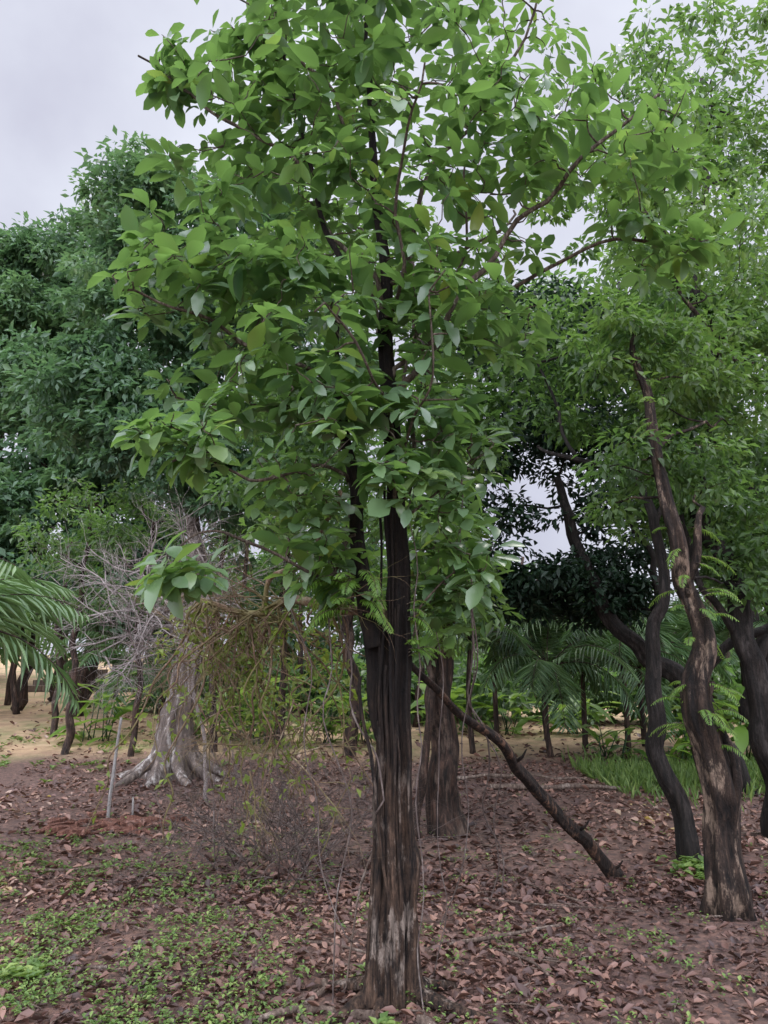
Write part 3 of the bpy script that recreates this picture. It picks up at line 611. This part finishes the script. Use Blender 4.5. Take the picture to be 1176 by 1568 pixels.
mb = MB()
for i in range(320):
    x = U(-4.5, 4.5); y = U(2.6, 12); a = U(0, 6.28); L = U(.1, .5) if random.random() < .85 else U(.6, 1.3)
    path = []
    for k in range(5):
        xx = x+math.cos(a)*L*k/4+U(-.03, .03); yy = y+math.sin(a)*L*k/4+U(-.03, .03); path.append((xx, yy, gz(xx, yy)+.02+U(0, .015)))
    r = U(.003, .008) if L < .5 else U(.007, .013)
    pts, rr = smooth(path, linr(r, r*.4, 5), 2); mb.tube(pts, rr, 5)
for path, r in [([(-.05, 3.75, .05), (-.3, 3.85, .05), (-.55, 3.7, .04)], .024), ([(-.3, 4.1, .06), (-.36, 3.8, .05), (-.2, 3.6, .05)], .016), ([(.15, 3.7, .05), (.35, 3.5, .05), (.5, 3.4, .04)], .026), ([(.15, 4.6, .04), (.6, 4.7, .05), (1.1, 5.0, .04)], .014), ([(-.9, 4.9, .04), (-.4, 4.7, .05), (.0, 4.4, .05)], .012), ([(1.4, 10.3, .05), (2.4, 10.1, .06), (3.4, 10.2, .05)], .04), ([(.9, 11, .05), (1.8, 11.1, .08), (2.9, 10.8, .04)], .03), ([(.18, 4.3, 1.0), (-.12, 4.2, .5), (-.22, 4.0, .02)], .008)]:
    pts, rr = smooth(path, linr(r, r*.5, 3), 6, .06); mb.tube(pts, rr, 8, None, .3)
M_stick = barkmat('stick_bark', (.10, .07, .055), (.30, .22, .17), (.46, .39, .33), 9, .5)
mb.obj('fallen_sticks', M_stick)

mb = MB(); z0 = gz(-2.9, 8.4)
pts, rr = smooth([(-2.95, 8.4, z0-.05), (-2.93, 8.4, .5), (-2.88, 8.4, 1.05)], [.020, .018, .014], 5, .02); mb.tube(pts, rr, 8, None, .25)
mb.tube([Vector((-2.7, 8.45, z0)), Vector((-2.71, 8.45, .22))], [.014, .01], 6)
mb.obj('wooden_stake', M_stake)
mb = MB()
for i in range(44):
    x = -2.75+random.gauss(0, .34); y = 7.9+random.gauss(0, .22); a = U(0, 3.14); L = U(.07, .22); r = U(.016, .045)
    d = Vector((math.cos(a), math.sin(a)*.6, U(-.1, .3))); c = Vector((x, y, gz(x, y)+r*1.1))
    mb.tube([c-d*L, c-d*L*.3+Vector((0, 0, .02)), c+d*L*.4, c+d*L], [r*.6, r, r*1.1, r*.5], 7, None, .9)
mb.obj('rotten_wood_pieces', M_rot, None, False)
mb = MB(); sx0, sy0 = -10.6, 25.0; zb = gz(sx0, sy0)
for i in range(4): mb.box((sx0+U(-.1, .1), sy0+i*.5, zb+.09+i*.17), (1.1-.1*i, .28, .09), .05, .03)
for i in range(9): mb.box((sx0+1.4+i*.34, sy0+U(-.1, .1), zb+.14), (.15, .15, .16), U(0, 1), .2)
mb.obj('stone_steps', M_stone, None, False)

# ------------------------------------------------------------------ world, sun, camera
SE, SR = math.radians(64), math.radians(35)
w = bpy.data.worlds.new('World'); scene.world = w; w.use_nodes = True
N = w.node_tree.nodes; L = w.node_tree.links; N.clear()
sky = N.new('ShaderNodeTexSky'); sky.sky_type = 'NISHITA'; sky.sun_disc = False; sky.sun_elevation = SE; sky.sun_rotation = SR
tc = N.new('ShaderNodeTexCoord')
n1 = N.new('ShaderNodeTexNoise'); n1.inputs['Scale'].default_value = 2.2; n1.inputs['Detail'].default_value = 6; L.new(tc.outputs['Generated'], n1.inputs['Vector'])
cloud = ramp(N, L, n1.outputs[0], [(.35, (.53, .53, .65)), (.65, (.82, .85, .95))])
dp = N.new('ShaderNodeVectorMath'); dp.operation = 'DOT_PRODUCT'; dp.inputs[1].default_value = (-.1, -.6, .8); L.new(tc.outputs['Generated'], dp.inputs[0])
mr = N.new('ShaderNodeMapRange'); mr.inputs[1].default_value = .20; mr.inputs[2].default_value = .9; mr.inputs[3].default_value = 11; mr.inputs[4].default_value = 60
L.new(dp.outputs['Value'], mr.inputs[0])
sc = N.new('ShaderNodeVectorMath'); sc.operation = 'SCALE'; L.new(cloud, sc.inputs[0]); L.new(mr.outputs[0], sc.inputs['Scale'])
mx = mixc(N, L, .92, sky.outputs[0], sc.outputs[0])
bg = N.new('ShaderNodeBackground'); bg.inputs[1].default_value = .1; L.new(mx, bg.inputs[0])
o = N.new('ShaderNodeOutputWorld'); L.new(bg.outputs[0], o.inputs[0])

sd = bpy.data.lights.new('sun', 'SUN'); sd.energy = 1.5; sd.angle = math.radians(14); sd.color = (1, .96, .9)
so = bpy.data.objects.new('sun', sd); scene.collection.objects.link(so)
dirv = Vector((math.sin(SR)*math.cos(SE), math.cos(SR)*math.cos(SE), math.sin(SE)))
so.rotation_euler = dirv.to_track_quat('Z', 'Y').to_euler()

cd = bpy.data.cameras.new('camera'); co = bpy.data.objects.new('camera', cd); scene.collection.objects.link(co)
co.location = (0, 0, 1.6); co.rotation_euler = (math.radians(90+11.8), 0, 0)
cd.sensor_fit = 'VERTICAL'; cd.sensor_height = 36; cd.lens = 26; cd.clip_end = 1500; cd.clip_start = .05
scene.camera = co
scene.view_settings.view_transform = 'Standard'; scene.view_settings.look = 'None'; scene.view_settings.exposure = 0
